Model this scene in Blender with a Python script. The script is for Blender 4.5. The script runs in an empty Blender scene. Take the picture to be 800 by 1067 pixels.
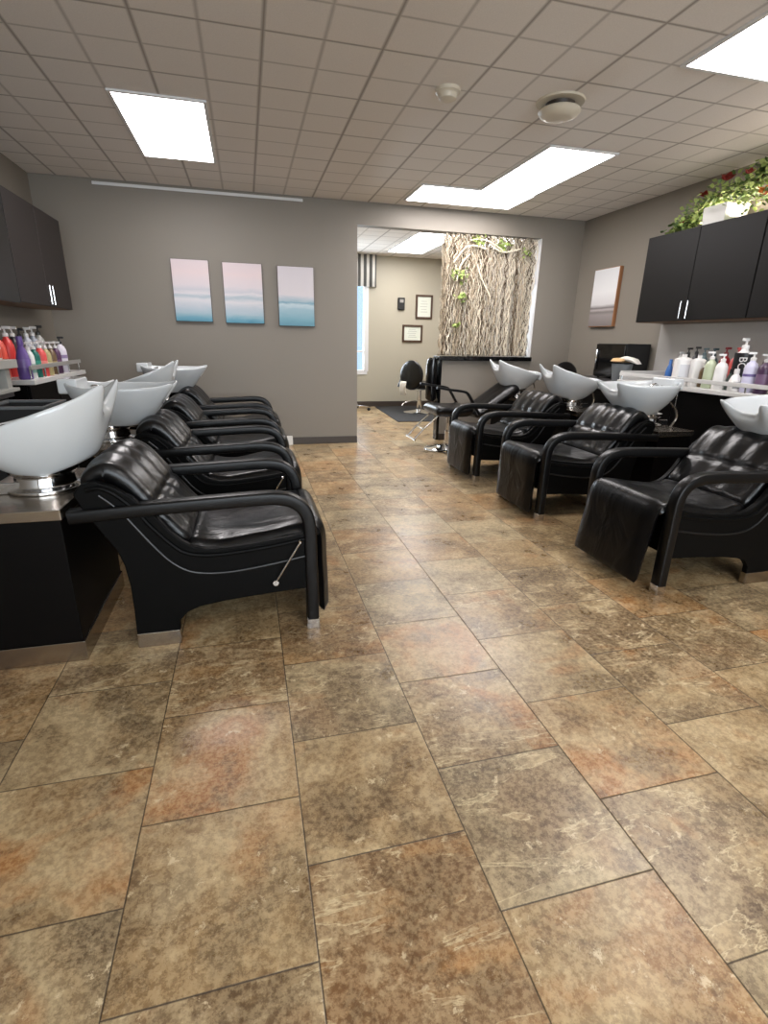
import bpy, math, random
from mathutils import Vector, Matrix
R = math.radians
C = bpy.context.scene.collection
random.seed(7)
CEIL = 2.655
XL, XR, YB, YF = -1.889, 4.131, 6.233, 9.8     # left wall, right wall, back wall, far room wall
WT = 0.12

# ---------------------------------------------------------------- materials
def lin(c):
    return tuple(((v / 255) / 12.92 if v / 255 <= .04045 else ((v / 255 + .055) / 1.055) ** 2.4) for v in c) + (1,)

def new_mat(name):
    m = bpy.data.materials.new(name); m.use_nodes = True
    nt = m.node_tree
    return m, nt, nt.nodes['Principled BSDF']

def mat(name, col, rough=.5, metal=0., bump=0., bscale=40., coat=0., var=0., vscale=6., spec=.5, trans=0.):
    m, nt, b = new_mat(name)
    b.inputs['Base Color'].default_value = lin(col)
    b.inputs['Roughness'].default_value = rough
    b.inputs['Metallic'].default_value = metal
    b.inputs['Coat Weight'].default_value = coat
    b.inputs['Specular IOR Level'].default_value = spec
    b.inputs['Transmission Weight'].default_value = trans
    if bump or var:
        tc = nt.nodes.new('ShaderNodeTexCoord')
    if bump:
        n = nt.nodes.new('ShaderNodeTexNoise'); n.inputs['Scale'].default_value = bscale; n.inputs['Detail'].default_value = 4
        bp = nt.nodes.new('ShaderNodeBump'); bp.inputs['Strength'].default_value = bump; bp.inputs['Distance'].default_value = .01
        nt.links.new(tc.outputs['Object'], n.inputs['Vector']); nt.links.new(n.outputs['Fac'], bp.inputs['Height'])
        nt.links.new(bp.outputs['Normal'], b.inputs['Normal'])
    if var:
        n2 = nt.nodes.new('ShaderNodeTexNoise'); n2.inputs['Scale'].default_value = vscale; n2.inputs['Detail'].default_value = 5
        mx = nt.nodes.new('ShaderNodeMix'); mx.data_type = 'RGBA'
        c = lin(col)
        mx.inputs['A'].default_value = tuple(v * (1 - var) for v in c[:3]) + (1,)
        mx.inputs['B'].default_value = tuple(min(1, v * (1 + var)) for v in c[:3]) + (1,)
        nt.links.new(tc.outputs['Object'], n2.inputs['Vector']); nt.links.new(n2.outputs['Fac'], mx.inputs['Factor'])
        nt.links.new(mx.outputs['Result'], b.inputs['Base Color'])
    return m

def emit(name, col, strength):
    m, nt, b = new_mat(name)
    b.inputs['Base Color'].default_value = (.8, .8, .8, 1)
    b.inputs['Emission Color'].default_value = lin(col)
    b.inputs['Emission Strength'].default_value = strength
    return m

class NT:
    """small helper for node graphs of maths"""
    def __init__(s, nt): s.nt = nt
    def math(s, op, a, b=None, c=None):
        n = s.nt.nodes.new('ShaderNodeMath'); n.operation = op
        for i, v in enumerate((a, b, c)):
            if v is None: continue
            if isinstance(v, (int, float)): n.inputs[i].default_value = v
            else: s.nt.links.new(v, n.inputs[i])
        return n.outputs[0]
    def mix(s, f, a, b):
        n = s.nt.nodes.new('ShaderNodeMix'); n.data_type = 'RGBA'
        for k, v in (('Factor', f), ('A', a), ('B', b)):
            if isinstance(v, (int, float, tuple)): n.inputs[k].default_value = v
            else: s.nt.links.new(v, n.inputs[k])
        return n.outputs['Result']
    def noise(s, vec, scale, detail=5, rough=.55, dist=0.):
        n = s.nt.nodes.new('ShaderNodeTexNoise')
        n.inputs['Scale'].default_value = scale; n.inputs['Detail'].default_value = detail
        n.inputs['Roughness'].default_value = rough; n.inputs['Distortion'].default_value = dist
        s.nt.links.new(vec, n.inputs['Vector']); return n.outputs['Fac']
    def ramp(s, f, stops):
        n = s.nt.nodes.new('ShaderNodeValToRGB'); cr = n.color_ramp
        while len(cr.elements) < len(stops): cr.elements.new(.5)
        for e, (p, c) in zip(cr.elements, stops): e.position = p; e.color = c
        s.nt.links.new(f, n.inputs['Fac']); return n.outputs['Color']

def floor_material():
    m, nt, b = new_mat('floor_tile'); g = NT(nt)
    tc = nt.nodes.new('ShaderNodeTexCoord'); sp = nt.nodes.new('ShaderNodeSeparateXYZ')
    nt.links.new(tc.outputs['Object'], sp.inputs[0])
    x, y = sp.outputs[0], sp.outputs[1]
    w, d, x0, y0 = .4119, .4153, -.344, 1.5406
    u = g.math('DIVIDE', g.math('SUBTRACT', x, x0), w)
    n = g.math('FLOOR', u)
    v = g.math('ADD', g.math('DIVIDE', g.math('SUBTRACT', y, y0), d), g.math('MULTIPLY', g.math('FLOORED_MODULO', n, 2), .5))
    k = g.math('FLOOR', v)
    fu, fv = g.math('FRACT', u), g.math('FRACT', v)
    eu = g.math('MINIMUM', fu, g.math('SUBTRACT', 1, fu)); ev = g.math('MINIMUM', fv, g.math('SUBTRACT', 1, fv))
    e = g.math('MINIMUM', eu, ev)
    grout = g.math('SUBTRACT', 1, g.math('SMOOTH_MIN', 1, g.math('DIVIDE', e, .0068), .05))
    grout = g.math('MAXIMUM', grout, 0)
    # per tile random
    cv = nt.nodes.new('ShaderNodeCombineXYZ'); nt.links.new(n, cv.inputs[0]); nt.links.new(k, cv.inputs[1])
    wn = nt.nodes.new('ShaderNodeTexWhiteNoise'); wn.noise_dimensions = '3D'; nt.links.new(cv.outputs[0], wn.inputs['Vector'])
    ws = nt.nodes.new('ShaderNodeSeparateColor'); nt.links.new(wn.outputs['Color'], ws.inputs[0])
    r1, r2, r3 = ws.outputs[0], ws.outputs[1], ws.outputs[2]
    sc = nt.nodes.new('ShaderNodeVectorMath'); sc.operation = 'MULTIPLY_ADD'
    nt.links.new(wn.outputs['Color'], sc.inputs[0]); sc.inputs[1].default_value = (37, 41, 23); nt.links.new(tc.outputs['Object'], sc.inputs[2])
    P = sc.outputs[0]
    big = g.noise(P, 2.4, 4, .55, .8)
    mid = g.noise(P, 6, 12, .68, .15)
    fine = g.noise(P, 55, 8, .8, .0)
    base = g.ramp(big, [(.36, lin((106, 83, 55))), (.46, lin((149, 120, 82))), (.54, lin((174, 150, 112))), (.64, lin((166, 112, 60)))])
    tone = g.mix(g.math('GREATER_THAN', r2, .6), g.mix(g.math('GREATER_THAN', r2, .3), lin((166, 116, 64)), lin((150, 123, 84))), lin((164, 154, 126)))
    c1 = g.mix(g.math('MULTIPLY', r1, .65), base, tone)
    # layered slate bands, strong on some tiles
    mp = nt.nodes.new('ShaderNodeMapping'); nt.links.new(P, mp.inputs[0]); mp.inputs['Rotation'].default_value = (0, 0, -.75); mp.inputs['Scale'].default_value = (1.2, 4.2, 1)
    strata = g.noise(mp.outputs[0], 1.7, 8, .62, .5)
    band = g.ramp(strata, [(.40, (0, 0, 0, 1)), (.52, (1, 1, 1, 1))])
    some = g.math('GREATER_THAN', r3, .55)
    c1 = g.mix(g.math('MULTIPLY', g.math('MULTIPLY', band, some), .6), c1, lin((96, 76, 56)))
    dark = g.ramp(mid, [(.41, (1, 1, 1, 1)), (.48, (0, 0, 0, 1))])
    c2 = g.mix(g.math('MULTIPLY', dark, .5), c1, lin((82, 62, 42)))
    light = g.ramp(mid, [(.52, (0, 0, 0, 1)), (.59, (1, 1, 1, 1))])
    c3 = g.mix(g.math('MULTIPLY', light, .42), c2, lin((208, 186, 146)))
    fl = g.ramp(fine, [(.44, (0, 0, 0, 1)), (.55, (1, 1, 1, 1))])
    c4 = g.mix(.25, c3, g.mix(fl, lin((66, 49, 32)), lin((214, 192, 150))))
    # cream flakes gathered in patches
    fk = g.noise(P, 26, 7, .75, .3)
    flake = g.ramp(fk, [(.585, (0, 0, 0, 1)), (.63, (1, 1, 1, 1))])
    patch = g.ramp(g.noise(P, 5, 3, .5), [(.45, (0, 0, 0, 1)), (.56, (1, 1, 1, 1))])
    c4 = g.mix(g.math('MULTIPLY', g.math('MULTIPLY', flake, patch), .75), c4, lin((214, 196, 160)))
    va = g.math('ABSOLUTE', g.math('SUBTRACT', strata, .5))
    vein = g.ramp(va, [(0, (1, 1, 1, 1)), (.012, (0, 0, 0, 1))])
    brk = g.ramp(mid, [(.44, (0, 0, 0, 1)), (.54, (1, 1, 1, 1))])
    c5 = g.mix(g.math('MULTIPLY', g.math('MULTIPLY', vein, some), g.math('MULTIPLY', brk, .75)), c4, lin((216, 198, 158)))
    col = g.mix(grout, c5, lin((48, 38, 28)))
    nt.links.new(col, b.inputs['Base Color'])
    ro = g.math('ADD', g.math('MULTIPLY', mid, .2), .2)
    ro = g.math('ADD', ro, g.math('MULTIPLY', grout, .3))
    nt.links.new(ro, b.inputs['Roughness'])
    h = g.math('ADD', g.math('MULTIPLY', mid, .5), g.math('MULTIPLY', fine, .18))
    h = g.math('SUBTRACT', h, g.math('MULTIPLY', grout, .9))
    bp = nt.nodes.new('ShaderNodeBump'); bp.inputs['Strength'].default_value = .35; bp.inputs['Distance'].default_value = .006
    nt.links.new(h, bp.inputs['Height']); nt.links.new(bp.outputs['Normal'], b.inputs['Normal'])
    return m

def ceiling_material():
    m, nt, b = new_mat('ceiling_tile'); g = NT(nt)
    tc = nt.nodes.new('ShaderNodeTexCoord'); sp = nt.nodes.new('ShaderNodeSeparateXYZ')
    nt.links.new(tc.outputs['Object'], sp.inputs[0])
    s = .3045
    def line(o, c0, wid):
        u = g.math('DIVIDE', g.math('SUBTRACT', o, c0), s)
        f = g.math('FRACT', u); e = g.math('MINIMUM', f, g.math('SUBTRACT', 1, f))
        l = g.math('MAXIMUM', g.math('SUBTRACT', 1, g.math('DIVIDE', e, wid)), 0)
        par = g.math('FLOORED_MODULO', g.math('ROUND', u), 2)
        return l, par
    lx, px_ = line(sp.outputs[0], .1786, .05)
    ly, py_ = line(sp.outputs[1], 3.187, .04)
    # scored lines are fainter than the metal grid lines
    lx = g.math('MULTIPLY', lx, g.math('SUBTRACT', 1, g.math('MULTIPLY', px_, .4)))
    ly = g.math('MULTIPLY', ly, g.math('SUBTRACT', 1, g.math('MULTIPLY', py_, .35)))
    L = g.math('MAXIMUM', lx, ly)
    nz = g.noise(tc.outputs['Object'], 160, 3, .7)
    base = g.mix(nz, lin((216, 210, 204)), lin((242, 237, 231)))
    nt.links.new(g.mix(g.math('MINIMUM', g.math('MULTIPLY', L, .9), 1), base, lin((140, 132, 124))), b.inputs['Base Color'])
    b.inputs['Roughness'].default_value = .85
    h = g.math('SUBTRACT', g.math('MULTIPLY', nz, .2), L)
    bp = nt.nodes.new('ShaderNodeBump'); bp.inputs['Strength'].default_value = .3; bp.inputs['Distance'].default_value = .004
    nt.links.new(h, bp.inputs['Height']); nt.links.new(bp.outputs['Normal'], b.inputs['Normal'])
    return m

def seascape_material(name, stops, seed, axis='Z', h0=0, h1=1, wav=.05):
    m, nt, b = new_mat(name); g = NT(nt)
    tc = nt.nodes.new('ShaderNodeTexCoord'); mp = nt.nodes.new('ShaderNodeMapping')
    nt.links.new(tc.outputs['Object'], mp.inputs[0]); mp.inputs['Location'].default_value = (seed, seed * 2, 0)
    mp.inputs['Scale'].default_value = (2.2, 2.2, 9)
    sp = nt.nodes.new('ShaderNodeSeparateXYZ'); nt.links.new(tc.outputs['Object'], sp.inputs[0])
    t = g.math('DIVIDE', g.math('SUBTRACT', sp.outputs[2], h0), h1 - h0)
    n = g.noise(mp.outputs[0], 1.6, 6, .6, .8)
    t = g.math('ADD', t, g.math('MULTIPLY', g.math('SUBTRACT', n, .5), wav))
    nt.links.new(g.ramp(t, stops), b.inputs['Base Color']); b.inputs['Roughness'].default_value = .6
    return m

def striped_material():
    m, nt, b = new_mat('striped_fabric'); g = NT(nt)
    tc = nt.nodes.new('ShaderNodeTexCoord'); sp = nt.nodes.new('ShaderNodeSeparateXYZ')
    nt.links.new(tc.outputs['Object'], sp.inputs[0])
    f = g.math('FRACT', g.math('DIVIDE', sp.outputs[0], .105))
    nt.links.new(g.mix(g.math('GREATER_THAN', f, .5), lin((226, 224, 218)), lin((98, 98, 96))), b.inputs['Base Color'])
    b.inputs['Roughness'].default_value = .9
    return m

def leather_material(name, col, rough=.3, wr=.25, scale=9, stretch=(1, 1, 1), spec=.42):
    m, nt, b = new_mat(name); g = NT(nt)
    b.inputs['Specular IOR Level'].default_value = spec
    b.inputs['Base Color'].default_value = lin(col)
    tc = nt.nodes.new('ShaderNodeTexCoord'); mp = nt.nodes.new('ShaderNodeMapping')
    mp.inputs['Scale'].default_value = stretch
    nt.links.new(tc.outputs['Object'], mp.inputs[0])
    a = g.noise(mp.outputs[0], scale, 3, .5, 1.0); c = g.noise(tc.outputs['Object'], 260, 2, .5)
    h = g.math('ADD', a, g.math('MULTIPLY', c, .03))
    bp = nt.nodes.new('ShaderNodeBump'); bp.inputs['Strength'].default_value = wr; bp.inputs['Distance'].default_value = .035
    nt.links.new(h, bp.inputs['Height']); nt.links.new(bp.outputs['Normal'], b.inputs['Normal'])
    nt.links.new(g.math('ADD', g.math('MULTIPLY', a, .12), rough - .06), b.inputs['Roughness'])
    return m

M = {}
M['floor'] = floor_material(); M['ceiling'] = ceiling_material()
M['wall'] = mat('wall_paint', (131, 124, 114), .55, bump=.06, bscale=300)
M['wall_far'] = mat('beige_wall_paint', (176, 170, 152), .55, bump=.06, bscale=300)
M['trim_dark'] = mat('dark_trim', (58, 49, 42), .45)
M['trim_white'] = mat('white_trim', (222, 222, 222), .4)
M['leather'] = leather_material('black_leather', (8, 8, 9), .3, .26, 4.5, (1, 1.5, 1))
M['leather_drape'] = leather_material('black_leather_drape', (7, 7, 8), .36, .3, 4.2, (1, 1.4, .8), .26)
M['panel'] = mat('black_vinyl_panel', (6, 6, 6), .5, bump=.05, bscale=250, spec=.1)
M['arm'] = mat('black_satin_arm', (7, 7, 8), .36, bump=.03, bscale=200, spec=.3)
M['piping'] = mat('black_piping', (16, 16, 17), .35)
M['chrome'] = mat('chrome', (215, 215, 215), .1, 1.)
M['steel'] = mat('brushed_steel', (168, 158, 146), .26, 1.)
M['porcelain'] = mat('white_porcelain', (206, 210, 212), .1, coat=.4)
M['black_lam'] = mat('black_laminate', (6, 5, 5), .45, spec=.12)
M['cab_left'] = mat('dark_espresso_laminate', (30, 23, 21), .5, var=.15, vscale=12)
M['cab_black'] = mat('black_cabinet_finish', (12, 11, 11), .35)
M['cab_right'] = mat('charcoal_laminate', (17, 16, 16), .5, spec=.2)
M['wood_edge'] = mat('brown_wood_edge', (112, 80, 50), .5, var=.2, vscale=20)
M['counter'] = mat('white_countertop', (208, 207, 204), .35, var=.03, vscale=60)
M['counter_dark'] = mat('dark_grey_countertop', (62, 61, 62), .35)
M['grey_rail'] = mat('grey_rail', (150, 148, 143), .35)
M['grey_lam'] = mat('light_grey_laminate', (164, 163, 157), .45)
M['backsplash'] = mat('pale_grey_backsplash', (176, 173, 168), .22)
M['gloss_black'] = mat('gloss_black_plastic', (9, 9, 10), .1)
M['matte_black'] = mat('matte_black_plastic', (16, 16, 17), .5)
M['white_plastic'] = mat('white_plastic', (228, 226, 222), .35)
M['cream_plastic'] = mat('cream_plastic', (205, 196, 178), .45)
M['grey_plastic'] = mat('grey_plastic', (104, 108, 110), .4)
M['towel_tan'] = mat('tan_towel', (203, 166, 120), .95, bump=.4, bscale=150)
M['towel_white'] = mat('white_towel', (226, 222, 214), .95, bump=.4, bscale=150)
M['lamp'] = emit('lamp_diffuser', (255, 250, 250), 10.0)
M['frame_wood'] = mat('brown_picture_frame', (74, 53, 38), .45)
M['canvas_edge'] = mat('dark_canvas_edge', (78, 66, 58), .7)
M['orange_edge'] = mat('light_brown_wood', (158, 110, 72), .5)
M['paper'] = mat('certificate_paper', (214, 219, 206), .7)
M['mat_rubber'] = mat('black_rubber', (26, 26, 27), .75, bump=.2, bscale=120)
M['stripe'] = striped_material()
M['leaf'] = mat('leaf_green', (160, 178, 104), .5, var=.45, vscale=9)
M['leaf_dark'] = mat('leaf_dark_green', (82, 108, 54), .5, var=.3, vscale=12)
M['vine'] = mat('vine_stem', (84, 72, 44), .8)
M['flower_red'] = mat('red_flower', (134, 40, 34), .6)
M['flower_orange'] = mat('orange_flower', (226, 128, 52), .6)
TWIG = [mat('twig_tan', (184, 168, 144), .8, var=.25, vscale=14), mat('twig_cream', (222, 211, 190), .8, var=.2, vscale=14),
        mat('twig_brown', (96, 80, 62), .85, var=.3, vscale=14), mat('twig_grey', (190, 182, 168), .8, var=.25, vscale=14)]
def glass_material():
    m, nt, b = new_mat('window_glass')
    tr = nt.nodes.new('ShaderNodeBsdfTransparent'); gl = nt.nodes.new('ShaderNodeBsdfGlossy'); gl.inputs['Roughness'].default_value = .02
    mx = nt.nodes.new('ShaderNodeMixShader'); mx.inputs[0].default_value = .07
    nt.links.new(tr.outputs[0], mx.inputs[1]); nt.links.new(gl.outputs[0], mx.inputs[2])
    nt.links.new(mx.outputs[0], nt.nodes['Material Output'].inputs['Surface']); return m
M['glass'] = glass_material()

# ---------------------------------------------------------------- mesh helpers
class MB:
    def __init__(s): s.v = []; s.f = []
    def add(s, v, f, mx=None):
        o = len(s.v); s.v += [tuple(mx @ Vector(p)) if mx else tuple(p) for p in v]; s.f += [tuple(o + i for i in q) for q in f]; return s
    def box(s, x0, x1, y0, y1, z0, z1, mx=None):
        v = [(x, y, z) for x in (x0, x1) for y in (y0, y1) for z in (z0, z1)]
        return s.add(v, [(0, 1, 3, 2), (4, 6, 7, 5), (0, 4, 5, 1), (2, 3, 7, 6), (0, 2, 6, 4), (1, 5, 7, 3)], mx)
    def loft(s, rings, caps=True, closed=True, mx=None):
        n = len(rings[0]); v = [p for r in rings for p in r]; f = []
        for i in range(len(rings) - 1):
            for j in range(n if closed else n - 1):
                a, b = i * n + j, i * n + (j + 1) % n
                f.append((a, b, b + n, a + n))
        if caps and closed:
            f.append(tuple(range(n))[::-1]); f.append(tuple((len(rings) - 1) * n + j for j in range(n)))
        return s.add(v, f, mx)
    def tube(s, path, r, seg=10, sq=None, mx=None):
        """r: number or list; sq=(a,b): rounded rectangular section half sizes (side, up)"""
        P = [Vector(p) for p in path]; rings = []; ref = None
        for i, p in enumerate(P):
            t = (P[min(i + 1, len(P) - 1)] - P[max(i - 1, 0)]).normalized()
            if ref is None:
                ref = Vector((0, 1, 0)) if abs(t.y) < .9 else Vector((1, 0, 0))
            a = (ref - t * ref.dot(t)).normalized(); b = t.cross(a); ref = a
            rr = r[i] if isinstance(r, (list, tuple)) else r
            ring = []
            for k in range(seg):
                th = 2 * math.pi * k / seg; c, sn = math.cos(th), math.sin(th)
                if sq:
                    e = .36
                    c = math.copysign(abs(c) ** e, c) * sq[0]; sn = math.copysign(abs(sn) ** e, sn) * sq[1]
                    ring.append(p + a * c + b * sn)
                else: ring.append(p + a * (c * rr) + b * (sn * rr))
            rings.append(ring)
        return s.loft(rings, mx=mx)
    def lathe(s, prof, seg=24, mx=None, sx=1., sy=1.):
        rings = [[(r * sx * math.cos(2 * math.pi * k / seg), r * sy * math.sin(2 * math.pi * k / seg), z) for k in range(seg)] for r, z in prof]
        return s.loft(rings, mx=mx)
    def prism(s, pts, y0, y1, mx=None):
        """polygon in XZ extruded along Y"""
        n = len(pts); v = [(x, y0, z) for x, z in pts] + [(x, y1, z) for x, z in pts]
        f = [tuple(range(n)), tuple(range(n, 2 * n))[::-1]] + [(i, i + n, (i + 1) % n + n, (i + 1) % n) for i in range(n)]
        return s.add(v, f, mx)
    def build(s, name, m, parent=None, bevel=0., smooth=True, angle=40, seg=2, sub=0, loc=None):
        me = bpy.data.meshes.new(name); me.from_pydata(s.v, [], s.f); me.update()
        import bmesh
        b = bmesh.new(); b.from_mesh(me); bmesh.ops.recalc_face_normals(b, faces=b.faces); b.to_mesh(me); b.free()
        if smooth:
            me.shade_smooth()
            if not sub: me.set_sharp_from_angle(angle=R(angle))
        if m is not None: me.materials.append(m)
        o = bpy.data.objects.new(name, me); C.objects.link(o)
        if parent: o.parent = parent
        if loc: o.location = loc
        if bevel:
            md = o.modifiers.new('bevel', 'BEVEL'); md.width = bevel; md.segments = seg; md.limit_method = 'ANGLE'; md.angle_limit = R(35)
            md.harden_normals = True
        if sub:
            md = o.modifiers.new('sub', 'SUBSURF'); md.levels = sub; md.render_levels = sub
        return o

def box(name, b, m, parent=None, bevel=0.): return MB().box(*b).build(name, m, parent, bevel)

def tag(o, label, cat, group=None):
    o['label'] = label; o['category'] = cat
    if group: o['group'] = group
    return o
def thing(name, loc, label, cat, group=None, rz=0.):
    o = bpy.data.objects.new(name, None); C.objects.link(o); o.location = loc; o.rotation_euler = (0, 0, rz)
    o.empty_display_size = .1
    return tag(o, label, cat, group)
def struct(o): o['kind'] = 'structure'; return o
def copy_tree(o, parent=None):
    c = o.copy(); C.objects.link(c)
    if parent: c.parent = parent
    for ch in list(o.children): copy_tree(ch, c)
    return c
def repeat(o, loc, rz, label):
    c = copy_tree(o); c.location = loc; c.rotation_euler = (0, 0, rz); c['label'] = label; return c
def smooth_path(pts, n=8):
    """Catmull-Rom through points of any dimension"""
    P = [Vector(p) for p in pts]; out = []
    for i in range(len(P) - 1):
        a, b, c, d = P[max(i - 1, 0)], P[i], P[i + 1], P[min(i + 2, len(P) - 1)]
        for k in range(n):
            t = k / n
            out.append(.5 * ((2 * b) + (c - a) * t + (2 * a - 5 * b + 4 * c - d) * t * t + (3 * b - a - 3 * c + d) * t ** 3))
    out.append(P[-1]); return out
def sstep(a, b, x):
    t = max(0., min(1., (x - a) / (b - a))); return t * t * (3 - 2 * t)

def pad(path, hw, th, top=None, ny=40, taper=None, p=5.):
    """upholstered pad: path in XZ (list of (x,z)), half width hw across Y, thickness th, top(u,y)->extra height of the upper face"""
    P = [Vector((a[0], 0, a[1])) for a in path]; n = len(P); rings = []
    L = [0.]
    for i in range(1, n): L.append(L[-1] + (P[i] - P[i - 1]).length)
    tot = L[-1]; er = th * .5
    for i, q in enumerate(P):
        t = (P[min(i + 1, n - 1)] - P[max(i - 1, 0)]).normalized(); nr = Vector((-t.z, 0, t.x))
        u = L[i] / tot
        e = min(L[i], tot - L[i])
        s_ = math.sqrt(max(0., 1 - (1 - min(1., e / er)) ** 2)) if e < er else 1.
        s_ = max(s_, .06)
        T = th * (taper(u) if taper else 1.) * s_ * .5; W = hw - er * .35 * (1 - s_)
        ring = []
        for k in range(ny + 1):
            y = -1 + 2 * k / ny
            h = (1 - abs(y) ** p) ** (1 / p) if abs(y) < 1 else 0
            ring.append(q + Vector((0, y * W, 0)) + nr * (T * h + (top(u, y * W) * h * s_ if top else 0)))
        for k in range(1, 12):
            y = 1 - 2 * k / 12
            h = (1 - abs(y) ** p) ** (1 / p)
            ring.append(q + Vector((0, y * W, 0)) - nr * T * h)
        rings.append(ring)
    return MB().loft(rings)

# ---------------------------------------------------------------- room
def room():
    struct(box('floor', (XL - WT, XR + WT, -3.4, YF + .3, -.1, 0), M['floor']))
    struct(box('ceiling', (XL - WT, XR + WT, -3.4, YF + .3, CEIL, CEIL + .1), M['ceiling']))
    struct(box('wall_left', (XL - WT, XL, -3.4, YB, 0, CEIL), M['wall']))
    struct(box('wall_right', (XR, XR + WT, -3.4, YF, 0, CEIL), M['wall']))
    m = MB()   # back wall with the wide opening
    m.box(XL - WT, 1.278, YB, YB + WT, 0, CEIL).box(3.568, XR, YB, YB + WT, 0, CEIL).box(1.278, 3.568, YB, YB + WT, 2.428, CEIL)
    struct(m.build('wall_back', M['wall'], smooth=False))
    m = MB().box(2.36, 3.568, YB + .005, YB + WT - .005, 0, 1.0)
    struct(m.build('wall_half', M['wall'], smooth=False))
    # far room
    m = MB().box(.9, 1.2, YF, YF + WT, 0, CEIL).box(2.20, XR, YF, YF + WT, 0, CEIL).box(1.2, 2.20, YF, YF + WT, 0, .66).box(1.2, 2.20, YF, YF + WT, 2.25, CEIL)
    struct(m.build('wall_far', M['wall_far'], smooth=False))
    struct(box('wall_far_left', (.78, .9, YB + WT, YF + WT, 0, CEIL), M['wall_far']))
    # wall behind the camera with a wide unseen window added for daylight
    m = MB().box(XL - WT, -1.5, -3.4, -3.28, 0, CEIL).box(3.7, XR + WT, -3.4, -3.28, 0, CEIL).box(-1.5, 3.7, -3.4, -3.28, 0, .5).box(-1.5, 3.7, -3.4, -3.28, 2.35, CEIL)
    struct(m.build('wall_rear', M['wall'], smooth=False))
    # baseboards
    def bb(name, *b): struct(box(name, b, M['trim_dark'], bevel=.004))
    bb('baseboard_back', XL, 1.278, YB - .014, YB, 0, .085)
    bb('baseboard_back_right', 3.568, XR, YB - .014, YB, 0, .085)
    bb('baseboard_half', 2.36, 3.568, YB - .012, YB + .005, 0, .085)
    bb('baseboard_far', .9, XR, YF - .014, YF, 0, .1)
    bb('baseboard_right', XR - .014, XR, -3.2, YB, 0, .085)
    bb('baseboard_left', XL, XL + .014, -3.2, YB, 0, .085)
    # dark ledge and end post of the half wall
    struct(box('trim_ledge', (2.30, 3.567, YB - .05, YB + WT + .05, 1.0, 1.052), M['gloss_black'], bevel=.006))
    struct(box('trim_post', (2.325, 2.36, YB, YB + WT, 0, 1.0), M['gloss_black'], bevel=.006))
    struct(box('trim_jamb', (3.556, 3.5675, YB + .002, YB + WT - .002, 1.052, 2.427), M['trim_white']))
    # window of the far room
    w = MB()
    for b in ((1.2, 2.20, YF - .02, YF + .05, .60, .68), (1.2, 2.20, YF - .02, YF + .05, 2.2, 2.25), (2.13, 2.22, YF - .02, YF + .05, .66, 2.25), (1.2, 1.27, YF - .02, YF + .05, .66, 2.25),
              (1.67, 1.72, YF, YF + .05, .68, 2.2), (1.25, 2.15, YF, YF + .05, 1.0, 1.03)): w.box(*b)
    f = struct(w.build('window_1', M['trim_white'], bevel=.004))
    MB().box(1.26, 2.14, YF + .03, YF + .036, .67, 2.21).build('window_pane', M['glass'], f)
    w = MB()
    for b in ((-1.5, 3.7, -3.36, -3.26, .5, .56), (-1.5, 3.7, -3.36, -3.26, 2.29, 2.35), (-1.5, -1.44, -3.36, -3.26, .56, 2.29), (3.64, 3.7, -3.36, -3.26, .56, 2.29),
              (.2, .26, -3.36, -3.26, .56, 2.29), (1.9, 1.96, -3.36, -3.26, .56, 2.29)): w.box(*b)
    f = struct(w.build('added_window', M['trim_white'], bevel=.004))  # unseen window, added to bring in daylight
    MB().box(-1.45, 3.65, -3.32, -3.314, .55, 2.3).build('window_pane', M['glass'], f)
room()

# ---------------------------------------------------------------- ceiling fittings
def light_panel(x0, x1, y0, y1, label, first=[]):
    w, d = x1 - x0, y1 - y0; cx, cy = (x0 + x1) / 2, (y0 + y1) / 2
    t = thing('ceiling_light', (cx, cy, CEIL), label, 'light', 'fluorescent ceiling panels')
    m = MB(); r = .022
    for b in ((-w/2 - r, w/2 + r, -d/2 - r, -d/2), (-w/2 - r, w/2 + r, d/2, d/2 + r), (-w/2 - r, -w/2, -d/2, d/2), (w/2, w/2 + r, -d/2, d/2)):
        m.box(*b, -.012, .0)
    m.build('frame', M['trim_white'], t)
    MB().box(-w/2, w/2, -d/2, d/2, -.009, -.0005).build('diffuser', M['lamp'], t)
light_panel(-.712, -.168, 4.12, 5.33, 'bright ceiling panel alone near the left side, above the three canvases')
light_panel(1.755, 2.945, 5.395, 5.975, 'bright ceiling panel set crosswise right before the wide wall opening')
light_panel(2.355, 2.925, 4.13, 5.37, 'bright ceiling panel running lengthwise, touching the crosswise panel by the opening')
light_panel(2.38, 2.94, 1.66, 2.85, 'bright ceiling panel cut by the right edge of the photo')
light_panel(2.43, 3.02, 7.55, 9.25, 'bright ceiling panel seen through the wall opening, in the far room')
light_panel(.8, 1.39, -1.2, .0, 'unseen ceiling panel added behind the camera to light the foreground')  # unseen panel, added to light the foreground
light_panel(3.45, 4.03, 7.2, 8.4, 'added ceiling panel hidden behind the twig screen, brightening the far room')  # out of view, added to brighten the far room

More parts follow.
